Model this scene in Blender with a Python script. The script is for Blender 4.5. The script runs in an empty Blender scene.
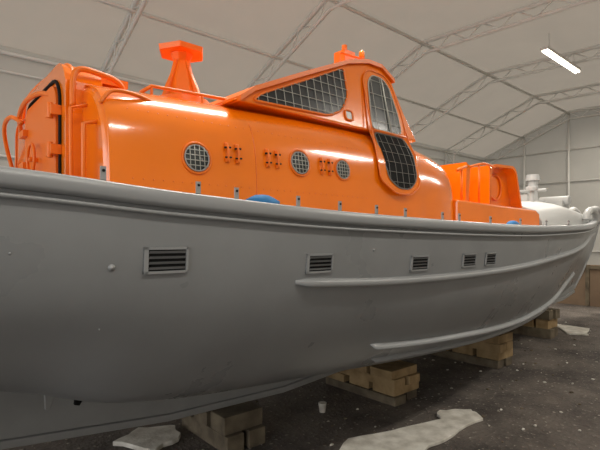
import bpy, math, random
from mathutils import Vector, Matrix
from mathutils.bvhtree import BVHTree
random.seed(4)
scene = bpy.context.scene
scene.view_settings.view_transform = 'Standard'

# ------------------------------------------------------------ materials
def lin(c):
    return tuple(((v/255)/12.92 if v/255 <= .04045 else ((v/255+.055)/1.055)**2.4) for v in c)
def mat(name, rgb, rough=.5, metal=0, noise=0, nscale=8, bump=0, bscale=40, rgb2=None, emit=0, spec=.5, coat=0, transl=0, rvar=0):
    m = bpy.data.materials.new(name); m.use_nodes = True
    nt = m.node_tree; b = nt.nodes['Principled BSDF']
    c = lin(rgb)+(1,)
    b.inputs['Base Color'].default_value = c
    b.inputs['Roughness'].default_value = rough
    b.inputs['Metallic'].default_value = metal
    b.inputs['Specular IOR Level'].default_value = spec
    b.inputs['Coat Weight'].default_value = coat; b.inputs['Coat Roughness'].default_value = .08
    tc = nt.nodes.new('ShaderNodeTexCoord')
    if noise or rgb2:
        n = nt.nodes.new('ShaderNodeTexNoise'); n.inputs['Scale'].default_value = nscale
        n.inputs['Detail'].default_value = 6
        nt.links.new(tc.outputs['Object'], n.inputs['Vector'])
        r = nt.nodes.new('ShaderNodeValToRGB')
        r.color_ramp.elements[0].position = .35; r.color_ramp.elements[1].position = .68
        if rgb2:
            r.color_ramp.elements[0].color = c; r.color_ramp.elements[1].color = lin(rgb2)+(1,)
        else:
            r.color_ramp.elements[0].color = tuple(v*(1-noise) for v in c[:3])+(1,)
            r.color_ramp.elements[1].color = tuple(min(1, v*(1+noise)) for v in c[:3])+(1,)
        nt.links.new(n.outputs['Fac'], r.inputs['Fac']); nt.links.new(r.outputs['Color'], b.inputs['Base Color'])
    if rvar:
        n3 = nt.nodes.new('ShaderNodeTexNoise'); n3.inputs['Scale'].default_value = 2.2; n3.inputs['Detail'].default_value = 8
        nt.links.new(tc.outputs['Object'], n3.inputs['Vector'])
        mr = nt.nodes.new('ShaderNodeMapRange'); mr.inputs['From Min'].default_value = .35; mr.inputs['From Max'].default_value = .65
        mr.inputs['To Min'].default_value = rough-rvar; mr.inputs['To Max'].default_value = rough+rvar
        nt.links.new(n3.outputs['Fac'], mr.inputs['Value']); nt.links.new(mr.outputs['Result'], b.inputs['Roughness'])
    if bump:
        n2 = nt.nodes.new('ShaderNodeTexNoise'); n2.inputs['Scale'].default_value = bscale
        n2.inputs['Detail'].default_value = 4
        nt.links.new(tc.outputs['Object'], n2.inputs['Vector'])
        bp = nt.nodes.new('ShaderNodeBump'); bp.inputs['Strength'].default_value = bump
        bp.inputs['Distance'].default_value = .02
        nt.links.new(n2.outputs['Fac'], bp.inputs['Height']); nt.links.new(bp.outputs['Normal'], b.inputs['Normal'])
    if emit:
        b.inputs['Emission Color'].default_value = c; b.inputs['Emission Strength'].default_value = emit
    if transl:
        out = nt.nodes['Material Output']; t = nt.nodes.new('ShaderNodeBsdfTranslucent'); t.inputs['Color'].default_value = c
        mx = nt.nodes.new('ShaderNodeMixShader'); mx.inputs[0].default_value = transl
        nt.links.new(b.outputs[0], mx.inputs[1]); nt.links.new(t.outputs[0], mx.inputs[2]); nt.links.new(mx.outputs[0], out.inputs['Surface'])
    return m
M_HULL = mat('hull_grey_paint', (136,138,139), .33, 0, .07, 2.2, .08, 4, rvar=.07)
M_TRIM = mat('grey_trim_paint', (146,148,149), .34)
M_DECK = mat('light_grey_deck_paint', (190,190,188), .45)
M_KEEL = mat('keel_grey_paint', (142,142,140), .5, 0, .06, 5)
M_OR = mat('orange_paint', (246,124,10), .18, 0, .03, 4, .07, 4, coat=.8)
M_ORD = mat('orange_paint_fittings', (236,114,10), .4)
M_DARK = mat('dark_glass', (40,42,43), .25, spec=.4)
M_GLASS = mat('grey_glass', (74,77,77), .15, spec=.6)
M_BLACK = mat('black_rubber_and_shade', (16,16,16), .7, spec=.2)  # rubber parts, and painted shade in vents, door opening and stern shadow
M_WIRE = mat('pale_wire', (176,176,166), .5)
M_WIRED = mat('grey_wire', (110,108,100), .5)
M_STEEL = mat('bare_steel', (165,165,165), .4, .3)
M_TENT = mat('tarpaulin_grey', (182,174,162), .6, 0, .05, 1.2, .2, 1.5, transl=.33)
M_TENTW = mat('tarpaulin_wall', (176,173,165), .6, 0, .05, 1.2, .2, 1.5, transl=.14)
M_GALV = mat('galvanised_steel', (212,210,204), .45, .0)
M_WOOD = mat('rough_timber', (136,112,76), .8, 0, 0, 6, .3, 30, rgb2=(174,148,108))
M_WOODG = mat('weathered_timber', (84,74,60), .85, 0, 0, 6, .3, 30, rgb2=(122,110,90))
M_PLY = mat('plywood_tan', (132,110,88), .7, 0, .12, 3)
M_FOAM = mat('white_styrofoam', (226,222,212), .8, 0, 0, 9, .3, 30, rgb2=(186,180,168))
M_BLUE = mat('blue_cloth', (30,110,165), .7)
M_TUBE = mat('lamp_tube_glow', (255,248,230), .4, emit=9)
M_AMBER = mat('amber_lens', (240,140,20), .2)
M_DEB = mat('debris_pale', (150,144,132), .8)

def gravel():
    m = bpy.data.materials.new('gravel_floor'); m.use_nodes = True
    nt = m.node_tree; b = nt.nodes['Principled BSDF']; L = nt.links.new
    tc = nt.nodes.new('ShaderNodeTexCoord')
    n = nt.nodes.new('ShaderNodeTexNoise'); n.inputs['Scale'].default_value = 1.3; n.inputs['Detail'].default_value = 9
    n.inputs['Roughness'].default_value = .7
    L(tc.outputs['Object'], n.inputs['Vector'])
    r = nt.nodes.new('ShaderNodeValToRGB')
    r.color_ramp.elements[0].position = .36; r.color_ramp.elements[0].color = lin((64,58,54))+(1,)
    r.color_ramp.elements[1].position = .66; r.color_ramp.elements[1].color = lin((116,107,99))+(1,)
    L(n.outputs['Fac'], r.inputs['Fac'])
    n2 = nt.nodes.new('ShaderNodeTexNoise'); n2.inputs['Scale'].default_value = 26; n2.inputs['Detail'].default_value = 5
    L(tc.outputs['Object'], n2.inputs['Vector'])
    r2 = nt.nodes.new('ShaderNodeValToRGB')
    r2.color_ramp.elements[0].position = .62; r2.color_ramp.elements[0].color = (0,0,0,1)
    r2.color_ramp.elements[1].position = .70; r2.color_ramp.elements[1].color = (1,1,1,1)
    L(n2.outputs['Fac'], r2.inputs['Fac'])
    mx = nt.nodes.new('ShaderNodeMix'); mx.data_type = 'RGBA'
    L(r2.outputs['Color'], mx.inputs[0]); L(r.outputs['Color'], mx.inputs[6]); mx.inputs[7].default_value = lin((165,157,145))+(1,)
    L(mx.outputs[2], b.inputs['Base Color']); b.inputs['Roughness'].default_value = .85
    bp = nt.nodes.new('ShaderNodeBump'); bp.inputs['Strength'].default_value = .8; bp.inputs['Distance'].default_value = .03
    L(n2.outputs['Fac'], bp.inputs['Height']); L(bp.outputs['Normal'], b.inputs['Normal'])
    return m
M_FLOOR = gravel()

# ------------------------------------------------------------ mesh builder
class MB:
    def __init__(s): s.v = []; s.f = []; s.m = []; s.mats = []; s.sm = []
    def mi(s, m):
        if m not in s.mats: s.mats.append(m)
        return s.mats.index(m)
    def add(s, vs, fs, m, smooth=False, M=None):
        o = len(s.v)
        for p in vs:
            p = Vector(p)
            s.v.append(M @ p if M else p)
        i = s.mi(m)
        for f in fs:
            s.f.append([a+o for a in f]); s.m.append(i); s.sm.append(smooth)
    def box(s, lo, hi, m, M=None):
        x0,y0,z0 = lo; x1,y1,z1 = hi
        vs = [(x0,y0,z0),(x1,y0,z0),(x1,y1,z0),(x0,y1,z0),(x0,y0,z1),(x1,y0,z1),(x1,y1,z1),(x0,y1,z1)]
        s.add(vs, [(0,3,2,1),(4,5,6,7),(0,1,5,4),(1,2,6,5),(2,3,7,6),(3,0,4,7)], m, False, M)
    def tube(s, pts, r, m, n=8, closed=False, M=None, rs=None):
        pts = [Vector(p) for p in pts]; N = len(pts); vs = []; fs = []
        up = Vector((0,0,1)); prev = None
        for i, p in enumerate(pts):
            a = pts[(i-1) % N] if (closed or i > 0) else p
            b = pts[(i+1) % N] if (closed or i < N-1) else p
            t = (b-a).normalized()
            if prev is None:
                h = up if abs(t.dot(up)) < .9 else Vector((1,0,0))
                nn = t.cross(h).normalized()
            else:
                nn = (prev - t*prev.dot(t))
                nn = nn.normalized() if nn.length > 1e-6 else prev
            prev = nn; bb = t.cross(nn)
            rr = rs[i] if rs else r
            for k in range(n):
                an = 2*math.pi*k/n
                vs.append(p + nn*math.cos(an)*rr + bb*math.sin(an)*rr)
        for i in range(N if closed else N-1):
            j = (i+1) % N
            for k in range(n):
                k2 = (k+1) % n
                fs.append((i*n+k, i*n+k2, j*n+k2, j*n+k))
        if not closed:
            fs.append(tuple(range(n))[::-1]); fs.append(tuple((N-1)*n+k for k in range(n)))
        s.add(vs, fs, m, True, M)
    def prism(s, poly, a, b, m, M=None, axis='y'):
        n = len(poly)
        if axis == 'y': vs = [(p[0],a,p[1]) for p in poly]+[(p[0],b,p[1]) for p in poly]
        elif axis == 'z': vs = [(p[0],p[1],a) for p in poly]+[(p[0],p[1],b) for p in poly]
        else: vs = [(a,p[0],p[1]) for p in poly]+[(b,p[0],p[1]) for p in poly]
        fs = [tuple(range(n)), tuple(range(2*n-1, n-1, -1))]
        fs += [(i, n+i, n+(i+1) % n, (i+1) % n) for i in range(n)]
        s.add(vs, fs, m, False, M)
    def grid(s, rows, m, smooth=True, flip=False):
        R = len(rows); C = len(rows[0]); vs = [p for r in rows for p in r]; fs = []
        for i in range(R-1):
            for j in range(C-1):
                f = (i*C+j, i*C+j+1, (i+1)*C+j+1, (i+1)*C+j)
                fs.append(f[::-1] if flip else f)
        s.add(vs, fs, m, smooth)
    def obj(s, name, parent=None, bevel=0, recalc=True):
        me = bpy.data.meshes.new(name); me.from_pydata([tuple(v) for v in s.v], [], s.f)
        for m in s.mats: me.materials.append(m)
        for i, p in enumerate(me.polygons):
            p.material_index = s.m[i]; p.use_smooth = s.sm[i]
        me.update()
        if recalc:
            import bmesh
            bm = bmesh.new(); bm.from_mesh(me); bmesh.ops.recalc_face_normals(bm, faces=bm.faces); bm.to_mesh(me); bm.free()
        o = bpy.data.objects.new(name, me); scene.collection.objects.link(o)
        if bevel:
            md = o.modifiers.new('bevel', 'BEVEL'); md.width = bevel; md.segments = 2; md.limit_method = 'ANGLE'
        if parent: o.parent = parent
        return o
def empty(name):
    o = bpy.data.objects.new(name, None); scene.collection.objects.link(o); return o

def cat(P, t):
    n = len(P)-1; t = max(0, min(n-1e-6, t)); i = int(t); u = t-i
    a = Vector(P[max(i-1,0)]); b = Vector(P[i]); c = Vector(P[i+1]); d = Vector(P[min(i+2,n)])
    return .5*((2*b)+(c-a)*u+(2*a-5*b+4*c-d)*u*u+(3*b-a-3*c+d)*u**3)

# ============================================================ LIFEBOAT
boat = empty('lifeboat')
YC = 3.3
G = [(-2.6,1.15,2.00),(-1,1.45,1.915),(.24,1.55,1.850),(.9,1.58,1.802),(2,1.6,1.755),(4,1.6,1.73),(6,1.4,1.775),(8,.92,1.85),(10,.38,1.955),(11.5,.02,2.04)]
S = [(-2.5,1.05,1.5),(-1,1.38,1.45),(.24,1.5,1.42),(.9,1.52,1.35),(2,1.52,1.27),(4,1.5,1.2),(6,1.22,1.22),(8,.72,1.3),(9.8,.25,1.4),(11.1,.02,1.5)]
B = [(-2.4,.8,1.32),(-1,1.1,1.18),(.24,1.13,1.07),(.9,1.15,.89),(2,1.15,.80),(4,1.1,.67),(6,.85,.65),(7.8,.45,.72),(9.4,.15,.85),(10.45,.02,.98)]
F = [(-2.4,.4,1.25),(-1,.55,1.07),(.24,.6,.93),(.9,.6,.73),(2,.6,.61),(4,.55,.54),(6,.42,.55),(7.6,.2,.59),(9.1,.08,.64),(10.0,.02,.70)]
R = [(-2.4,.04,1.18),(-1,.04,1.0),(.24,.04,.82),(.9,.04,.60),(2,.04,.46),(4,.04,.45),(6,.04,.49),(7.5,.04,.52),(8.8,.03,.55),(9.6,.02,.58)]
NS, NK = 110, 26
rows = []
for i in range(NS+1):
    t = 9*i/NS
    C = [cat(c, t) for c in (G,S,B,F,R)]
    rows.append([cat(C, 4*k/NK) for k in range(NK+1)])
near = [[Vector((p.x, YC-max(p.y,.0), p.z)) for p in r] for r in rows]
far = [[Vector((p.x, YC+max(p.y,.0), p.z)) for p in r] for r in rows]
h = MB(); h.grid(near, M_HULL); h.grid(far, M_HULL, flip=True)
h.add(near[0]+far[0][::-1], [tuple(range(2*(NK+1)))], M_HULL)
dk = [[near[i][0]-Vector((0,-.01,.04)), far[i][0]-Vector((0,.01,.04))] for i in range(NS+1)]
h.obj('hull', boat, recalc=False)
d = MB(); d.grid(dk, M_DECK); d.obj('deck', boat)
flat = [p for r in near for p in r]; C_ = NK+1
hb = BVHTree.FromPolygons(flat, [(i*C_+j, i*C_+j+1, (i+1)*C_+j+1, (i+1)*C_+j) for i in range(NS) for j in range(NK)])
def hp(x, z):
    loc, nrm, *_ = hb.ray_cast(Vector((x,-3,z)), Vector((0,1,0)))
    if loc is None: return None, None
    if nrm.y > 0: nrm = -nrm
    return loc, nrm
def frame(loc, n, roll=0):
    z = n.normalized(); x = Vector((1,0,0)); x = (x - z*x.dot(z)).normalized(); y = z.cross(x)
    if y.z < 0: y = -y; x = y.cross(z)
    m = Matrix((x, y, z)).transposed().to_4x4(); m.translation = loc; return m

# keel
kb = [(-.9,.52),(0,.45),(.56,.385),(1.5,.29),(2.6,.262),(3.8,.345),(5.8,.42),(7,.44),(8.3,.46),(9.2,.50),(9.8,.60)]
kt = [(9.9,.75),(8.8,.62),(7.5,.58),(6,.55),(4,.52),(2,.54),(.9,.68),(.24,.88),(-.6,1.0)]
k = MB(); k.prism(kb+kt, YC-.06, YC+.06, M_KEEL)
k.prism([(x,z-.001) for x,z in kb]+[(x,z+.05) for x,z in kb[::-1]], YC-.09, YC+.09, M_KEEL)
k.obj('keel', boat, .008)
st = MB()
st.tube([(9.5,YC,.56),(10.0,YC,.68),(10.45,YC,.96),(11.1,YC,1.49),(11.5,YC,2.03)], .035, M_TRIM); st.obj('stem_bar', boat)
# gunwale fender profile
gw = MB()
for sgn in (-1, 1):
    prof = [(-.01,.03),(.022,.03),(.034,.022),(.036,-.02),(.03,-.034),(0,-.04),(-.05,-.035),(-.06,.026)]
    rws = []
    for i in range(NS+1):
        p = rows[i][0]; a = rows[max(i-1,0)][0]; b = rows[min(i+1,NS)][0]
        t = (b-a); t.z = 0; t.normalize(); n = Vector((-t.y, t.x, 0))
        if n.y < 0: n = -n
        rr = []
        for (o, zz) in prof+prof[:1]:
            q = p+n*o+Vector((0,0,zz)); rr.append(Vector((q.x, YC+sgn*q.y, q.z)))
        rws.append(rr)
    gw.grid(rws, M_TRIM)
    gw.tube([(rows[i][0].x, YC+sgn*(rows[i][0].y+.012), rows[i][0].z-.062) for i in range(NS+1)], .009, M_TRIM, 6)
gw.obj('gunwale', boat)
def strake(name, pts, hgt, out, both=True):
    m = MB(); N = 60; rr = []
    for i in range(N+1):
        q = cat(pts, (len(pts)-1)*i/N); loc, n = hp(q[0], q[1])
        if loc is None: continue
        rr.append((loc, n))
    K = len(rr)
    for sgn in (-1, 1):
        rws = []
        for i, (p, n) in enumerate(rr):
            e = min(1, i/1.2, (K-1-i)/2+.2) ; o = out*max(e,.05)
            hh = hgt/2*max(e,.5)
            up = Vector((0,0,1))
            ps = [p-n*.02+up*hh, p+n*o*.7+up*hh, p+n*o+up*hh*.5, p+n*o-up*hh*.5, p+n*o*.7-up*hh, p-n*.02-up*hh]
            if sgn == 1: ps = [Vector((a.x, 2*YC-a.y, a.z)) for a in ps]
            rws.append(ps)
        m.grid(rws, M_TRIM)
        m.add(rws[0], [tuple(range(6))], M_TRIM)
    m.obj(name, boat)
strake('rubbing_strake', [(1.48,1.43),(2.4,1.39),(3.75,1.40),(5.3,1.47),(7.0,1.56),(9.2,1.66),(10.8,1.76)], .042, .04)
strake('spray_rail', [(2.32,.955),(2.7,.915),(3.3,.875),(4.95,.80),(6.4,.86),(7.6,.94),(9.0,1.05)], .028, .045)
strake('bilge_keel', [(2.5,.80),(3.3,.76),(4.4,.71),(5.6,.70),(6.6,.74)], .025, .03)
vt = MB()
for (x, z, w, hh) in [(.80,1.562,.185,.105),(1.63,1.52,.185,.1),(2.5,1.49,.19,.1),(3.1,1.49,.19,.1),(3.42,1.49,.17,.1)]:
    loc, n = hp(x, z); m = frame(loc, n)
    vt.box((-w/2,-hh/2,-.01),(w/2,hh/2,.002), M_BLACK, m)  # black backing paints the shade inside the slots
    t = .010
    vt.box((-w/2,-hh/2,0),(w/2,-hh/2+t,.008), M_TRIM, m); vt.box((-w/2,hh/2-t,0),(w/2,hh/2,.008), M_TRIM, m)
    vt.box((-w/2,-hh/2,0),(-w/2+t*1.8,hh/2,.008), M_TRIM, m); vt.box((w/2-t,-hh/2,0),(w/2,hh/2,.008), M_TRIM, m)
    for q in range(4):
        yy = -hh/2+t+.006+q*(hh-2*t)/4
        vs = [(-w/2+.02,yy,.002),(w/2-.012,yy,.002),(w/2-.012,yy+.011,.012),(-w/2+.02,yy+.011,.012)]
        vt.add(vs, [(0,1,2,3)], M_TRIM, False, m)
for (x, z, r) in [(.59,1.54,.013),(.575,1.30,.004),(2.05,1.58,.008),(.27,1.6,.004)]:
    loc, n = hp(x, z); m = frame(loc, n)
    vt.tube([(0,0,-.005),(0,0,.003)], r, M_TRIM, 16, M=m); vt.tube([(0,0,.002),(0,0,.005)], r*.5, M_STEEL, 10, M=m)
vt.obj('hull_louvre_vents', boat, recalc=True)
cl = MB()
for x in [.56,.94,1.125,1.48,1.77,2.07,2.34,2.74,2.95,3.4,3.95,4.6,5.4]:
    best = min(rows, key=lambda r: abs(r[0].x-x))[0]
    y = YC-best.y+.01; z = best.z+.03
    cl.box((x-.010,y-.004,z-.01),(x+.010,y+.004,z+.055), M_STEEL)
    cl.box((x-.010,y-.004,z-.002),(x+.010,y+.03,z+.006), M_STEEL)
    cl.tube([(x,y-.008,z+.04),(x,y+.008,z+.04)], .006, M_BLACK, 6)
cl.obj('gunwale_clips', boat)
pr = MB()
pr.prism([(.60,.90),(.70,.90),(.635,.69),(.61,.69)], 2.86, 2.885, M_KEEL)
pr.prism([(.80,.85),(.92,.85),(.80,.66),(.77,.67)], 2.90, 2.925, M_BLACK)  # black blade paints the dark shadow beside the strut fin
pr.obj('shaft_strut_fin_and_shadow', boat, .004)
rd = MB(); rd.prism([(-1.5,.5),(-1.05,.5),(-1.0,1.05),(-1.5,1.15)], YC-.03, YC+.03, M_KEEL); rd.obj('rudder', boat, .01)

# ---- trunk cabin (turtle-back)
def trunk_sec(b, kz, z0=1.6):
    P = [(b,1.6),(b,1.85),(b-.005,2.02),(b-.02,2.16),(b-.055,2.28),(b-.12,2.375),(b-.22,2.45),(b-.38,2.50),(b-.65,2.54),(b*.25,2.56),(0,2.565)]
    return [(p[0], z0+(p[1]-z0)*kz) for p in P]
TS = [(.70,1.13,.90),(.72,1.155,.92),(.78,1.17,.935),(1.4,1.18,.965),(2.2,1.18,1.0),(3.0,1.16,1.01),(3.25,1.14,.985),(3.5,1.12,.95),(3.7,1.09,.92),(3.80,1.06,.90),(3.86,1.02,.87)]
def dense(TS, n):
    return [cat(TS, (len(TS)-1)*i/n) for i in range(n+1)]
trn = []
for (x, b, kz) in dense(TS, 60):
    P = trunk_sec(b, kz); Pd = [cat([(p[0],p[1],0) for p in P], (len(P)-1)*i/30) for i in range(31)]
    L_ = [Vector((x, YC-p.x, p.y)) for p in Pd]; Rr = [Vector((x, YC+p.x, p.y)) for p in Pd[::-1]][1:]
    trn.append(L_+Rr)
tc = MB(); tc.grid(trn, M_OR, flip=True)
tc.add(trn[0], [tuple(range(len(trn[0])))], M_OR); tc.add(trn[-1], [tuple(range(len(trn[-1])))[::-1]], M_OR)
tc.obj('trunk_cabin', boat)
fl = [p for r in trn for p in r]; C2 = len(trn[0])
tb = BVHTree.FromPolygons(fl, [(i*C2+j, i*C2+j+1, (i+1)*C2+j+1, (i+1)*C2+j) for i in range(len(trn)-1) for j in range(C2-1)])
def tp(x, z):
    loc, nrm, *_ = tb.ray_cast(Vector((x,-3,z)), Vector((0,1,0)))
    if nrm.y > 0: nrm = -nrm
    return loc, nrm
def ttop(x, y):
    loc, nrm, *_ = tb.ray_cast(Vector((x,y,6)), Vector((0,0,-1)))
    return loc.z
def circ(r, n=28, z=0): return [(r*math.cos(2*math.pi*i/n), r*math.sin(2*math.pi*i/n), z) for i in range(n)]
ph = MB()
for (x, z, r) in [(1.150,2.06,.080),(1.85,2.11,.080),(2.23,2.105,.070)]:
    loc, n = tp(x, z); m = frame(loc, n)
    ph.tube(circ(r,28,.003), .006, M_ORD, 8, True, m)
    ph.tube(circ(r*.84,28,.006), .004, M_STEEL, 6, True, m)
    ph.tube([(0,0,-.01),(0,0,.004)], r*.86, M_GLASS, 28, M=m)
    for q in (-.5,-.17,.17,.5):
        e = math.sqrt(1-q*q)*r*.85
        ph.tube([(q*r,-e,.010),(q*r,e,.010)], .0022, M_WIRE, 5, M=m)
        ph.tube([(-e,q*r,.012),(e,q*r,.012)], .0022, M_WIRE, 5, M=m)
ph.obj('portholes', boat)
dg = MB()
for x in [1.33,1.395,1.60,1.67,2.03,2.10]:
    loc, n = tp(x, 2.11); m = frame(loc, n)
    for yy in (-.042,.042):
        dg.box((-.012,yy-.012,0),(.012,yy+.012,.012), M_ORD, m)
    dg.tube([(0,.05,.012),(0,.0,.024),(0,-.05,.012)], .0075, M_ORD, 8, M=m)
    dg.tube([(-.018,.025,.012),(.018,.025,.022)], .006, M_BLACK, 8, M=m)
    dg.tube([(-.018,-.03,.012),(.018,-.03,.022)], .005, M_BLACK, 8, M=m)
dg.obj('hinge_fittings', boat, .003)
sm = MB()
for x in (1.52,):
    pts = [tp(x, 1.75+.05*i)[0]+tp(x,1.75+.05*i)[1]*.001 for i in range(12)]
    sm.tube(pts, .003, M_ORD, 5)
for i in range(34):
    for z in (1.93, 2.27):
        loc, n = tp(.82+i*.05, z); sm.tube([loc-n*.002, loc+n*.0025], .0035, M_ORD, 6)
sm.obj('weld_seams', boat)
hr = MB()
for side_ in (0, 1):
    pts = []
    for i in range(22):
        x = .98+i*.062; y = 2.44; zz = ttop(x, y)+.045
        if i in (0, 21): zz -= .045
        pts.append((x, 2*YC-y if side_ else y, zz))
    hr.tube(pts, .010, M_ORD, 8)
    for i in (1,6,11,16,20):
        hr.tube([pts[i], (pts[i][0], pts[i][1], pts[i][2]-.07)], .008, M_ORD, 6)
hr.obj('handrail', boat)
# ---- stern bulkhead door + rails
dr = MB()
def rrect(cx, cz, w, hh, r, n=6):
    P = []
    for (sx, sz, a0) in [(1,1,0),(-1,1,90),(-1,-1,180),(1,-1,270)]:
        for i in range(n+1):
            a = math.radians(a0+90*i/n); P.append((cx+sx*(w/2-r)+r*math.cos(a)*1, cz+sz*(hh/2-r)+r*math.sin(a)))
    return P
dr.prism(rrect(2.98,2.10,.98,.92,.16), .62, .80, M_OR, axis='x')
dr.prism(rrect(2.98,2.08,.76,.74,.10), .600, .625, M_ORD, axis='x')
dr.tube([(.615,p[0],p[1]) for p in rrect(2.98,2.08,.82,.80,.14)], .010, M_BLACK, 6, True)
dr.prism(rrect(3.74,2.10,.42,.70,.08), .655, .705, M_OR, axis='x')
dr.tube([(.652,p[0],p[1]) for p in rrect(3.74,2.10,.46,.74,.1)], .008, M_ORD, 6, True)
for z in (1.9, 2.1, 2.3):
    dr.box((.57,2.56,z-.025),(.62,2.68,z+.025), M_ORD); dr.tube([(.575,2.6,z-.04),(.575,2.6,z+.04)], .014, M_ORD, 8)
    dr.box((.57,3.26,z-.02),(.62,3.38,z+.02), M_ORD)
dr.tube([(.565, 3.0+.09*math.cos(a), 2.10+.09*math.sin(a)) for a in [2*math.pi*i/20 for i in range(20)]], .009, M_ORD, 6, True)
dr.tube([(.61,3.0,2.10),(.555,3.0,2.10)], .014, M_ORD, 8)
dr.tube([(.70,2.27,1.85),(.64,2.26,1.87),(.64,2.26,2.18),(.70,2.27,2.20)], .012, M_ORD, 8)
dr.tube([(.70,2.39,1.8),(.62,2.38,1.83),(.62,2.40,2.28),(.70,2.42,2.31)], .010, M_ORD, 8)
dr.obj('stern_bulkhead_door', boat, .006)
rl = MB()
def arcpts(P, n=8):
    return [cat([tuple(p) for p in P], (len(P)-1)*i/(n*(len(P)-1))) for i in range(n*(len(P)-1)+1)]
rl.tube(arcpts([(.70,3.88,2.15),(.68,3.86,2.40),(.66,3.70,2.56),(.66,3.4,2.60),(.66,2.9,2.575),(.66,2.6,2.54),(.66,2.5,2.42)]), .019, M_ORD)
rl.tube(arcpts([(.95,2.56,2.38),(.90,2.52,2.48),(.78,2.48,2.50),(.66,2.46,2.48),(.64,2.44,2.30)]), .015, M_ORD)
rl.tube(arcpts([(1.0,2.30,2.28),(.97,2.27,2.34),(.86,2.25,2.36),(.76,2.24,2.35),(.70,2.22,2.28)]), .010, M_ORD)
rl.tube(arcpts([(.66,3.75,2.36),(.60,3.55,2.44),(.57,3.2,2.47),(.59,2.9,2.46),(.62,2.7,2.40)]), .014, M_ORD)
rl.tube(arcpts([(.68,4.02,2.0),(.60,4.0,2.30),(.56,3.85,2.44),(.56,3.6,2.46),(.60,3.45,2.40)]), .014, M_ORD)
for y in (3.6,3.2,2.8): rl.tube([(.66,y,2.58),(.69,y,2.40)], .013, M_ORD)
rl.box((.66,2.62,2.50),(.98,2.95,2.54), M_OR)
rl.obj('stern_grab_rails', boat)

# ---- wheelhouse
YT = [(1.8,2.085),(2.0,2.11),(2.2,2.14),(2.3,2.175),(2.38,2.215),(2.45,2.25)]
def yw(z):
    if z >= 2.45: return 2.25+(z-2.45)*.2
    for a, b in zip(YT, YT[1:]):
        if a[0] <= z <= b[0]: return a[1]+(b[1]-a[1])*(z-a[0])/(b[0]-a[0])
    return YT[0][1]
def WP(x, z, o=0, far=False):
    y = yw(z)-o
    return Vector((x, 2*YC-y if far else y, z))
whp = [(1.45,2.45),(1.60,2.545),(2.03,2.745),(2.50,2.955),(2.74,3.02),(2.90,3.02),(3.03,2.93),(3.13,2.68),(3.25,2.45)]
wh = MB(); n = len(whp)
vs = [WP(*p) for p in whp]+[WP(*p, far=True) for p in whp]
wh.add(vs, [tuple(range(n)), tuple(range(2*n-1,n-1,-1))]+[(i,n+i,n+(i+1)%n,(i+1)%n) for i in range(n)], M_OR)
wh.obj('wheelhouse', boat, .015)
rc = MB()
rfp = [(1.48,2.475),(1.60,2.56),(2.03,2.76),(2.50,2.97),(2.74,3.035),(2.90,3.035),(3.04,2.945)]
rws = []
for (x, z) in rfp:
    y0 = yw(z)-.03; y1 = 2*YC-y0
    row = []
    for q in range(13):
        f = q/12; row.append(Vector((x, y0+(y1-y0)*f, z+.02*math.sin(math.pi*f))))
    rws.append(row)
rc.grid(rws, M_ORD)
rb = [[p-Vector((-.002,0,.03)) for p in r] for r in rws]; rc.grid(rb, M_ORD)
for e in (0,-1): rc.grid([[r[e] for r in rws],[r[e] for r in rb]], M_ORD, smooth=False)
rc.grid([rws[0], rb[0]], M_ORD, smooth=False); rc.grid([rws[-1], rb[-1]], M_ORD, smooth=False)
rc.obj('wheelhouse_roof', boat)
def smooth_poly(P, rad=.03, n=4):
    out = []; N = len(P)
    for i in range(N):
        p = Vector(P[i]); a = Vector(P[i-1]); b = Vector(P[(i+1)%N])
        r = min(rad, (a-p).length*.45, (b-p).length*.45)
        q0 = p+(a-p).normalized()*r; q1 = p+(b-p).normalized()*r
        for k_ in range(n+1):
            t = k_/n; out.append(tuple((1-t)**2*q0+2*t*(1-t)*p+t*t*q1))
    return out
def inside(P, x, z):
    c = False; j = len(P)-1
    for i in range(len(P)):
        if (P[i][1] > z) != (P[j][1] > z) and x < (P[j][0]-P[i][0])*(z-P[i][1])/(P[j][1]-P[i][1])+P[i][0]: c = not c
        j = i
    return c
def span(P, z):
    xs = []
    for i in range(len(P)):
        a = P[i]; b = P[(i+1)%len(P)]
        if (a[1]-z)*(b[1]-z) <= 0 and a[1] != b[1]: xs.append(a[0]+(b[0]-a[0])*(z-a[1])/(b[1]-a[1]))
    return min(xs), max(xs)
wn = MB()
def panel(P, rad, m, o, frm=None, fr=.009, grid=0, far=False, gm=None, slices=0):
    gm = gm or M_WIRE
    Q = smooth_poly(P, rad)
    if slices:
        z0 = min(p[1] for p in Q)+1e-4; z1 = max(p[1] for p in Q)-1e-4; rws = []
        for i in range(slices+1):
            z = z0+(z1-z0)*i/slices; a, b = span(Q, z); rws.append([WP(a,z,o,far), WP(b,z,o,far)])
        wn.grid(rws, m)
    else:
        wn.add([WP(x,z,o,far) for x,z in Q], [tuple(range(len(Q)))], m)
    if frm: wn.tube([WP(x,z,o+.002,far) for x,z in Q], fr, frm, 6, True)
    if grid:
        xs = [p[0] for p in P]; zs = [p[1] for p in P]
        def seg(fn, a, b):
            run = []; N = 120
            def emit():
                if len(run) > 3:
                    st_ = run[::6]+[run[-1]]
                    st_ = [q for i, q in enumerate(st_) if i == 0 or q != st_[i-1]]
                    wn.tube([WP(*q,o+.010,far) for q in st_], .002, gm, 5)
            for i in range(N+1):
                t = a+(b-a)*i/N; x, z = fn(t)
                if inside(Q, x, z): run.append((x,z))
                else:
                    emit(); run = []
            emit()
        x = min(xs)+grid*.6
        while x < max(xs):
            seg(lambda t, x=x: (x, t), min(zs), max(zs)); x += grid
        z = min(zs)+grid*.6
        while z < max(zs):
            seg(lambda t, z=z: (t, z), min(xs), max(xs)); z += grid
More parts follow.
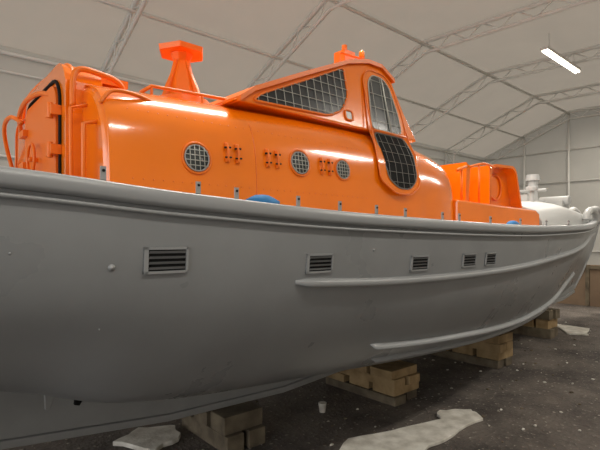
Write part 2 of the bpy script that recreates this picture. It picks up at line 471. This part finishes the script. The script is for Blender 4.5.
side = [(1.58,2.47),(2.22,2.49),(2.36,2.55),(2.45,2.68),(2.45,2.90),(2.03,2.70),(1.66,2.53)]
up = [(2.66,2.47),(2.70,2.85),(2.76,2.915),(2.89,2.91),(2.95,2.85),(3.01,2.64),(3.02,2.47)]
lo = [(2.66,2.44),(3.03,2.44),(3.06,2.32),(3.04,2.10),(2.94,2.02),(2.80,2.02),(2.69,2.09)]
for fr_ in (False, True):
    panel(side, .04, M_DARK, .004, M_ORD, .008, .07, fr_)
    full = [(2.60,2.10),(2.65,2.88),(2.73,2.955),(2.92,2.95),(3.00,2.87),(3.07,2.64),(3.10,2.35),(3.08,2.06),(2.96,1.98),(2.76,1.98),(2.62,2.06)]
    panel(full, .05, M_OR, .010, M_ORD, .006, 0, fr_, slices=30)
    panel(up, .05, M_GLASS, .014, M_WIRE, .005, .11, fr_, slices=16)
    panel(lo, .05, M_BLACK, .014, M_WIRED, .005, .075, fr_, M_WIRED, slices=16)  # flat black panel paints the dark inside of the lower door opening
    panel(rrect(2.43,2.53,.075,.07,.02), .01, M_STEEL, .006, M_ORD, .007, 0, fr_)
wn.tube([WP(2.64,2.455,.03), WP(3.05,2.455,.03)], .008, M_ORD)
wn.tube([WP(2.86,2.9,.024), WP(2.88,2.47,.024)], .006, M_WIRE)
for q in range(4):
    y0 = 2.40+q*.46; y1 = y0+.40
    wn.add([(3.135,y0,2.70),(3.135,y1,2.70),(3.05,y1,2.90),(3.05,y0,2.90)], [(0,1,2,3)], M_DARK)
wn.obj('wheelhouse_windows', boat, recalc=False)
re = MB()
re.box((2.64,2.50,3.04),(2.76,2.62,3.14), M_ORD); re.tube([(2.70,2.56,3.14),(2.70,2.56,3.20)], .022, M_ORD, 12)
re.tube([(2.84,2.5,3.02),(2.84,2.5,3.12)], .018, M_ORD, 10); re.tube([(2.84,2.5,3.12),(2.84,2.5,3.16),(2.84,2.5,3.18)], .024, M_AMBER, 12, rs=[.024,.024,.008])
re.tube([(2.5,2.42,2.98),(2.5,2.42,3.05),(2.95,2.45,3.09),(2.95,2.45,3.0)], .009, M_ORD)
re.box((2.90,2.55,3.02),(2.98,2.70,3.10), M_ORD)
re.obj('roof_beacon', boat, .008)
# pedestal
pd = MB(); cx, cy = 1.50, 3.0; zt = ttop(cx, cy)
def frust(mb, x, y, z0, z1, r0, r1, m, n=20, sm=True):
    vs = [(x+r0*math.cos(2*math.pi*i/n), y+r0*math.sin(2*math.pi*i/n), z0) for i in range(n)]+[(x+r1*math.cos(2*math.pi*i/n), y+r1*math.sin(2*math.pi*i/n), z1) for i in range(n)]
    mb.add(vs, [(i,(i+1)%n,n+(i+1)%n,n+i) for i in range(n)], m, sm)
    mb.add(vs[:n], [tuple(range(n))[::-1]], m); mb.add(vs[n:], [tuple(range(n))], m)
frust(pd, cx, cy, zt-.03, zt+.08, .20, .19, M_ORD)
for a in range(4):
    an = math.radians(20+90*a); c, s_ = math.cos(an), math.sin(an)
    wv = Vector((-s_, c, 0))*.014; cv = Vector((cx,cy,0)); dv = Vector((c,s_,0))
    prof = [(.185,zt+.06),(.15,zt+.15),(.095,zt+.26),(.065,zt+.36),(.0,zt+.36),(.0,zt+.06)]
    A = [cv+dv*r_+Vector((0,0,z))+wv for r_, z in prof]; Bv = [cv+dv*r_+Vector((0,0,z))-wv for r_, z in prof]; q6 = len(prof)
    pd.add(A+Bv, [tuple(range(q6)), tuple(range(2*q6-1,q6-1,-1))]+[(i,q6+i,q6+(i+1)%q6,(i+1)%q6) for i in range(q6)], M_ORD)
frust(pd, cx, cy, zt+.06, zt+.36, .15, .055, M_ORD, 8, False)
frust(pd, cx, cy, zt+.35, zt+.41, .05, .08, M_ORD, 8, False)
frust(pd, cx, cy, zt+.41, zt+.445, .165, .17, M_ORD, 6, False)
pd.obj('instrument_pedestal', boat, .004)

# ---- well structures ahead of trunk
w = MB()
w.prism([(3.8,1.6),(5.60,1.6),(5.60,1.93),(5.5,1.97),(3.8,2.0)], 2.2, 4.40, M_OR)
w.obj('orange_locker', boat, .02)
cw = MB()
hs = smooth_poly([(4.72,1.96),(4.74,2.40),(4.84,2.45),(5.28,2.47),(5.36,2.42),(5.52,1.96)], .045, 5)
cs_ = (5.1, 1.96)
hi = [(cs_[0]+(x-cs_[0])*.92, cs_[1]+(z-cs_[1])*.94) for x,z in hs]
cw.grid([[Vector((x,2.36,z)) for x,z in hs],[Vector((x,4.2,z)) for x,z in hs]], M_OR)
cw.grid([[Vector((x,2.36,z)) for x,z in hi],[Vector((x,2.50,z)) for x,z in hi]], M_OR)
cw.grid([[Vector((x,2.36,z)) for x,z in hs],[Vector((x,2.36,z)) for x,z in hi]], M_OR, smooth=False)
cw.add([Vector((x,2.48,z)) for x,z in hi], [tuple(range(len(hi)))], M_OR)
cw.tube([(5.06+.14*math.cos(a),2.47,2.22+.14*math.sin(a)) for a in [2*math.pi*i/24 for i in range(24)]], .012, M_ORD, 6, True)
cw.prism([(2.36,1.96),(4.2,1.96),(4.2,2.42),(2.36,2.42)], 4.71, 4.735, M_OR, axis='x')
cw.box((4.22,2.75,1.96),(4.72,2.80,2.38), M_ORD)
cw.prism([(4.20,1.96),(4.26,1.96),(4.30,2.36),(4.22,2.40)], 2.35, 2.80, M_OR)
cw.tube(arcpts([(4.28,2.34,2.36),(4.45,2.34,2.40),(4.6,2.34,2.42),(4.78,2.34,2.40)]), .012, M_ORD)
cw.tube([(4.45,2.34,2.40),(4.45,2.34,1.98)], .010, M_ORD)
cw.tube([(4.04,2.3,1.98),(4.04,2.3,2.30)], .012, M_ORD); cw.tube([(3.97,2.3,2.29),(4.12,2.3,2.34)], .016, M_ORD)
cw.box((4.3,2.6,1.96),(4.7,2.75,2.16), M_ORD)
cw.obj('cockpit_hood', boat)
# ---- foredeck
fd = MB(); rws = []
FS = [(5.6,1.12,2.06),(5.75,1.12,2.13),(7,.93,2.20),(8.5,.55,2.20),(10,.22,2.14),(10.7,.06,2.06)]
for q in dense(FS, 30):
    x, b, z = q; row = []
    zb = 1.72+(x-5.5)*.04
    for i in range(17):
        a = math.pi*i/16; row.append(Vector((x, YC-b*math.copysign(abs(math.cos(a))**.6, math.cos(a)), zb+(z-zb)*math.sin(a)**.7)))
    rws.append(row)
fd.grid(rws, M_DECK); fd.add(rws[0], [tuple(range(17))], M_DECK)
fd.obj('foredeck', boat)
ft = MB()
frust(ft, 8.1, YC, 2.15, 2.28, .2, .18, M_DECK); frust(ft, 8.1, YC, 2.28, 2.62, .085, .075, M_DECK); frust(ft, 8.1, YC, 2.62, 2.72, .12, .10, M_DECK)
ft.tube([(8.1,YC-.22,2.45),(8.1,YC+.22,2.45)], .03, M_DECK)
frust(ft, 7.2, YC-.2, 2.15, 2.30, .2, .2, M_DECK, 8, False)
ft.box((8.9,YC-.18,2.12),(9.25,YC+.18,2.32), M_DECK); ft.tube([(9.05,YC-.25,2.32),(9.05,YC+.25,2.32)], .09, M_DECK, 14)
ft.tube([(6.6,YC-.6,2.05),(6.6,YC-.6,2.30)], .035, M_DECK); ft.tube([(6.6,YC-.6,2.30),(6.6,YC-.6,2.36)], .08, M_DECK, 12)
for sg in (-1, 1):
    for (x, yo, R_) in [(9.7,.40,.19),(10.6,.20,.22)]:
        pts = [(x+R_*1.5*math.cos(a), YC+sg*yo, 1.99+(x-10)*.04+R_*math.sin(a)) for a in [math.pi*i/12 for i in range(13)]]
        ft.tube(pts, .065, M_DECK, 10)
ft.obj('foredeck_fittings', boat, .006)
bl = MB()
def blob(mb, cx, cy, cz, rx, ry, rz, m, seed):
    rws = []
    for i in range(9):
        th = math.pi*i/8; row = []
        for j in range(15):
            p = 2*math.pi*(j % 14)/14; k_ = 1+.18*math.sin(3*p+seed)+.1*math.cos(5*th+2*p)
            row.append(Vector((cx+rx*k_*math.sin(th)*math.cos(p), cy+ry*k_*math.sin(th)*math.sin(p), cz+rz*math.cos(th))))
        rws.append(row)
    mb.grid(rws, m)
blob(bl, 1.42, 1.93, 1.826, .10, .06, .05, M_BLUE, 1); blob(bl, 4.35, 1.95, 1.765, .10, .05, .05, M_BLUE, 2)
bl.obj('blue_cloths', boat)

# ============================================================ SUPPORTS
def stack(x, y0, y1, ztop, wid, layers, mats):
    s = MB(); hgt = ztop/layers
    for L_ in range(layers):
        z0 = L_*hgt+.001; z1 = (L_+1)*hgt-.001; m = mats[L_ % len(mats)]
        if L_ % 2 == 0:
            for q in range(2):
                off = random.uniform(-.03,.03)
                xa = x-wid/2+q*wid*.55; s.box((xa+off*.3, y0+off, z0),(xa+wid*.42, y1+off, z1), m)
        else:
            K = 3
            for q in range(K):
                ya = y0+.02+q*(y1-y0)/K; e = random.uniform(-.03,.03)
                s.box((x-wid/2+e, ya, z0),(x+wid/2+e, ya+(y1-y0)/K*.85, z1), m)
    s.obj('timber_block_stack', None, .006)
def kbz(x):
    for a, b in zip(kb, kb[1:]):
        if a[0] <= x <= b[0]: return a[1]+(b[1]-a[1])*(x-a[0])/(b[0]-a[0])
stack(2.05, 3.0, 3.75, kbz(2.05), .36, 2, [M_WOODG, M_WOODG])
stack(3.85, 2.78, 3.75, kbz(3.85)-.003, .42, 4, [M_WOODG, M_WOOD, M_WOOD, M_WOOD])
stack(5.85, 2.70, 3.75, kbz(5.85)-.003, .40, 4, [M_WOODG, M_WOOD, M_WOOD, M_WOOD])
stack(8.2, 3.0, 3.7, kbz(8.2)-.003, .4, 3, [M_WOODG, M_WOOD, M_WOODG])

def sheet(name, P, t, m):
    s = MB(); P2 = []
    for i in range(len(P)):
        a = Vector(P[i]); b = Vector(P[(i+1) % len(P)])
        for q in range(4):
            p = a.lerp(b, q/4); P2.append((p.x+random.uniform(-.02,.02), p.y+random.uniform(-.02,.02)))
    s.prism(P2, .002, t, m, axis='z'); return s.obj(name, None, .006)
sheet('styrofoam_sheet', [(2.3,2.36),(2.74,2.56),(3.24,2.40),(3.66,2.30),(3.83,2.43),(4.10,2.23),(3.98,2.05),(3.46,2.05),(2.8,2.03)], .03, M_FOAM)
sheet('styrofoam_sheet', [(1.28,3.74),(1.54,3.84),(1.80,3.70),(1.72,3.46),(1.42,3.38)], .04, M_FOAM)
sheet('styrofoam_sheet', [(9.37,3.41),(9.34,2.82),(8.72,2.67),(8.6,2.94)], .03, M_FOAM)
cup = MB(); frust(cup, 3.02, 3.15, .002, .09, .028, .04, M_FOAM); cup.obj('paper_cup')
db = MB()
for i in range(620):
    x = random.uniform(1.0, 10); y = random.uniform(1.2, 6.5); r = random.uniform(.005, .022)
    blob(db, x, y, r*.35, r, r*random.uniform(.5,1), r*.5, random.choice([M_DEB, M_WOODG, M_FOAM, M_WOODG]), i)
db.obj('floor_debris')
pl = MB()
for i in range(3): pl.box((4.6+.05*i,4.6+.2*i,.002+.04*i),(6.9,4.78+.2*i,.042+.04*i), M_WOODG)
pl.obj('timber_planks', None, .004)

# ============================================================ TENT HALL
XA, XB = -7, 17.5
YL, YR = 9.0, -4.5
ROOF = [(YL,4.8),(7.45,5.42),(5.9,6.03),(2.5,5.92),(0,5.6),(YR,4.8)]
fo = MB(); fo.add([(XA-8,YR-4,0),(XB+3,YR-4,0),(XB+3,YL+3,0),(XA-8,YL+3,0)], [(0,1,2,3)], M_FLOOR); fo.obj('floor', recalc=False)
ew = MB(); ew.add([(XA,YL,0),(XB,YL,0),(XB,YL,4.85),(XA,YL,4.85)], [(0,1,2,3)], M_TENTW); ew.obj('wall_left', recalc=False)
ew = MB(); ew.add([(XA,YR,0),(XB,YR,0),(XB,YR,4.85),(XA,YR,4.85)], [(3,2,1,0)], M_TENTW); ew.obj('wall_right', recalc=False)
ew = MB(); ew.add([(XB,YR,0),(XB,YL,0)]+[(XB,a,b+.04) for a,b in ROOF], [tuple(range(len(ROOF)+2))], M_TENTW); ew.obj('wall_far', recalc=False)
cg = MB()
rws = []
nx = 60
for i in range(nx+1):
    x = XA+(XB-XA)*i/nx; row = []
    for a, b in zip(ROOF, ROOF[1:]):
        for q in range(6):
            t = q/6; row.append(Vector((x, a[0]+(b[0]-a[0])*t, a[1]+(b[1]-a[1])*t+.04)))
    row.append(Vector((x, ROOF[-1][0], ROOF[-1][1]+.04))); rws.append(row)
cg.grid(rws, M_TENT, smooth=False); cg.obj('ceiling', recalc=False)
FX = [-6.0,-3.05,-.1,2.85,5.8,8.75,11.7,14.65,17.35]
def truss(x):
    t = MB(); top = [(YL-.06,0.0)]+[(p[0]-.06 if p[0] > 8 else (p[0]+.06 if p[0] < -4 else p[0]), p[1]-.05) for p in ROOF]+[(YR+.06,0.0)]
    low = [(YL-.36,0.0),(YL-.36,4.58),(7.35,5.12),(5.85,5.74),(2.5,5.64),(0,5.33),(YR+.36,4.58),(YR+.36,0)]
    t.tube([(x,y,z) for y,z in top], .045, M_GALV, 6); t.tube([(x,y,z) for y,z in low], .036, M_GALV, 6)
    for (a,b),(c,e) in zip(zip(top,top[1:]), zip(low,low[1:])):
        N = max(2, int((Vector(b)-Vector(a)).length/.6))
        for i in range(N):
            p = Vector(a).lerp(Vector(b), i/N); q = Vector(c).lerp(Vector(e), (i+.5)/N); r = Vector(a).lerp(Vector(b), (i+1)/N)
            t.tube([(x,p.x,p.y),(x,q.x,q.y),(x,r.x,r.y)], .014, M_GALV, 5)
    t.obj('roof_truss')
for x in FX: truss(x)
pu = MB()
for (y, z, r) in [(8.9,4.7,.035),(7.42,5.34,.03),(5.88,5.94,.035),(2.5,5.84,.025),(0,5.52,.03),(-2.2,5.12,.03),(8.92,4.4,.018),(8.92,3.0,.025),(8.92,1.5,.025)]:
    pu.tube([(XA,y,z),(XB-.05,y,z)], r, M_GALV, 6)
for (z) in (1.2,2.4,3.6,4.7): pu.tube([(XB-.06,YR,z),(XB-.06,YL,z)], .03, M_GALV, 6)
for (y, zt_) in [(7.4,5.3),(5.9,5.9),(4.2,5.9),(1.5,5.8)]: pu.tube([(XB-.08,y,0),(XB-.08,y,zt_)], .04, M_GALV, 6)
pu.obj('tent_purlins')
pn = MB(); pn.box((12.6,2.2,0.001),(12.68,5.6,1.0), M_PLY); pn.box((12.56,2.2,.9),(12.6,5.6,.98), M_WOODG)
for y in (2.3,3.8,5.3): pn.box((12.54,y,.001),(12.6,y+.08,1.0), M_WOODG)
pn.obj('plywood_partition')

def lamp(x, y, z, watt, ln=1.9):
    f = MB(); f.box((x-ln/2,y-.07,z+.02),(x+ln/2,y+.07,z+.08), M_GALV)
    for o in (-.035,.035): f.tube([(x-ln/2+.03,y+o,z),(x+ln/2-.03,y+o,z)], .018, M_TUBE, 8)
    for o in (-.7,.7): f.tube([(x+o,y,z+.07),(x+o,y,z+.42)], .008, M_GALV, 5)
    o = f.obj('fluorescent_light')
    l = bpy.data.lights.new('tube_light', 'AREA'); l.shape = 'RECTANGLE'; l.size = ln; l.size_y = .3; l.energy = watt; l.color = (1,.95,.86)
    lo = bpy.data.objects.new('tube_light', l); lo.location = (x,y,z-.05); scene.collection.objects.link(lo); lo.parent = o
lamp(10.8, 3.79, 5.45, 150)
lamp(5.1, 3.79, 5.45, 110)  # added lamp, kept out of view, for more light over the boat
lamp(2.7, 3.1, 5.45, 150)
lamp(14.85, 3.79, 5.45, 110)  # unseen lamp added to light the far end
lamp(13, -.8, 5.0, 110); lamp(6.5, -.8, 5.0, 110); lamp(1.0, -.8, 5.0, 70)  # unseen second row, added to light the near hull side
l = bpy.data.lights.new('added_daylight_fill', 'AREA'); l.shape = 'RECTANGLE'; l.size = 9; l.size_y = 4; l.energy = 220; l.color = (.93,.96,1)  # added soft fill behind the camera, standing in for an open tent end
lo_ = bpy.data.objects.new('added_daylight_fill', l); lo_.location = (-6.8,1.5,2.4); lo_.rotation_euler = (math.radians(90),0,math.radians(-90)); scene.collection.objects.link(lo_)
W = bpy.data.worlds.new('World'); scene.world = W; W.use_nodes = True
W.node_tree.nodes['Background'].inputs[0].default_value = (.85,.83,.81,1); W.node_tree.nodes['Background'].inputs[1].default_value = 1.75

# ============================================================ CAMERA
cam = bpy.data.cameras.new('camera'); co = bpy.data.objects.new('camera', cam); scene.collection.objects.link(co)
co.location = (0,0,1.65); co.rotation_euler = (math.radians(90),0,math.radians(-41))
cam.lens = 27.6; cam.sensor_width = 36; cam.shift_y = 13/600; cam.clip_start = .05
scene.camera = co
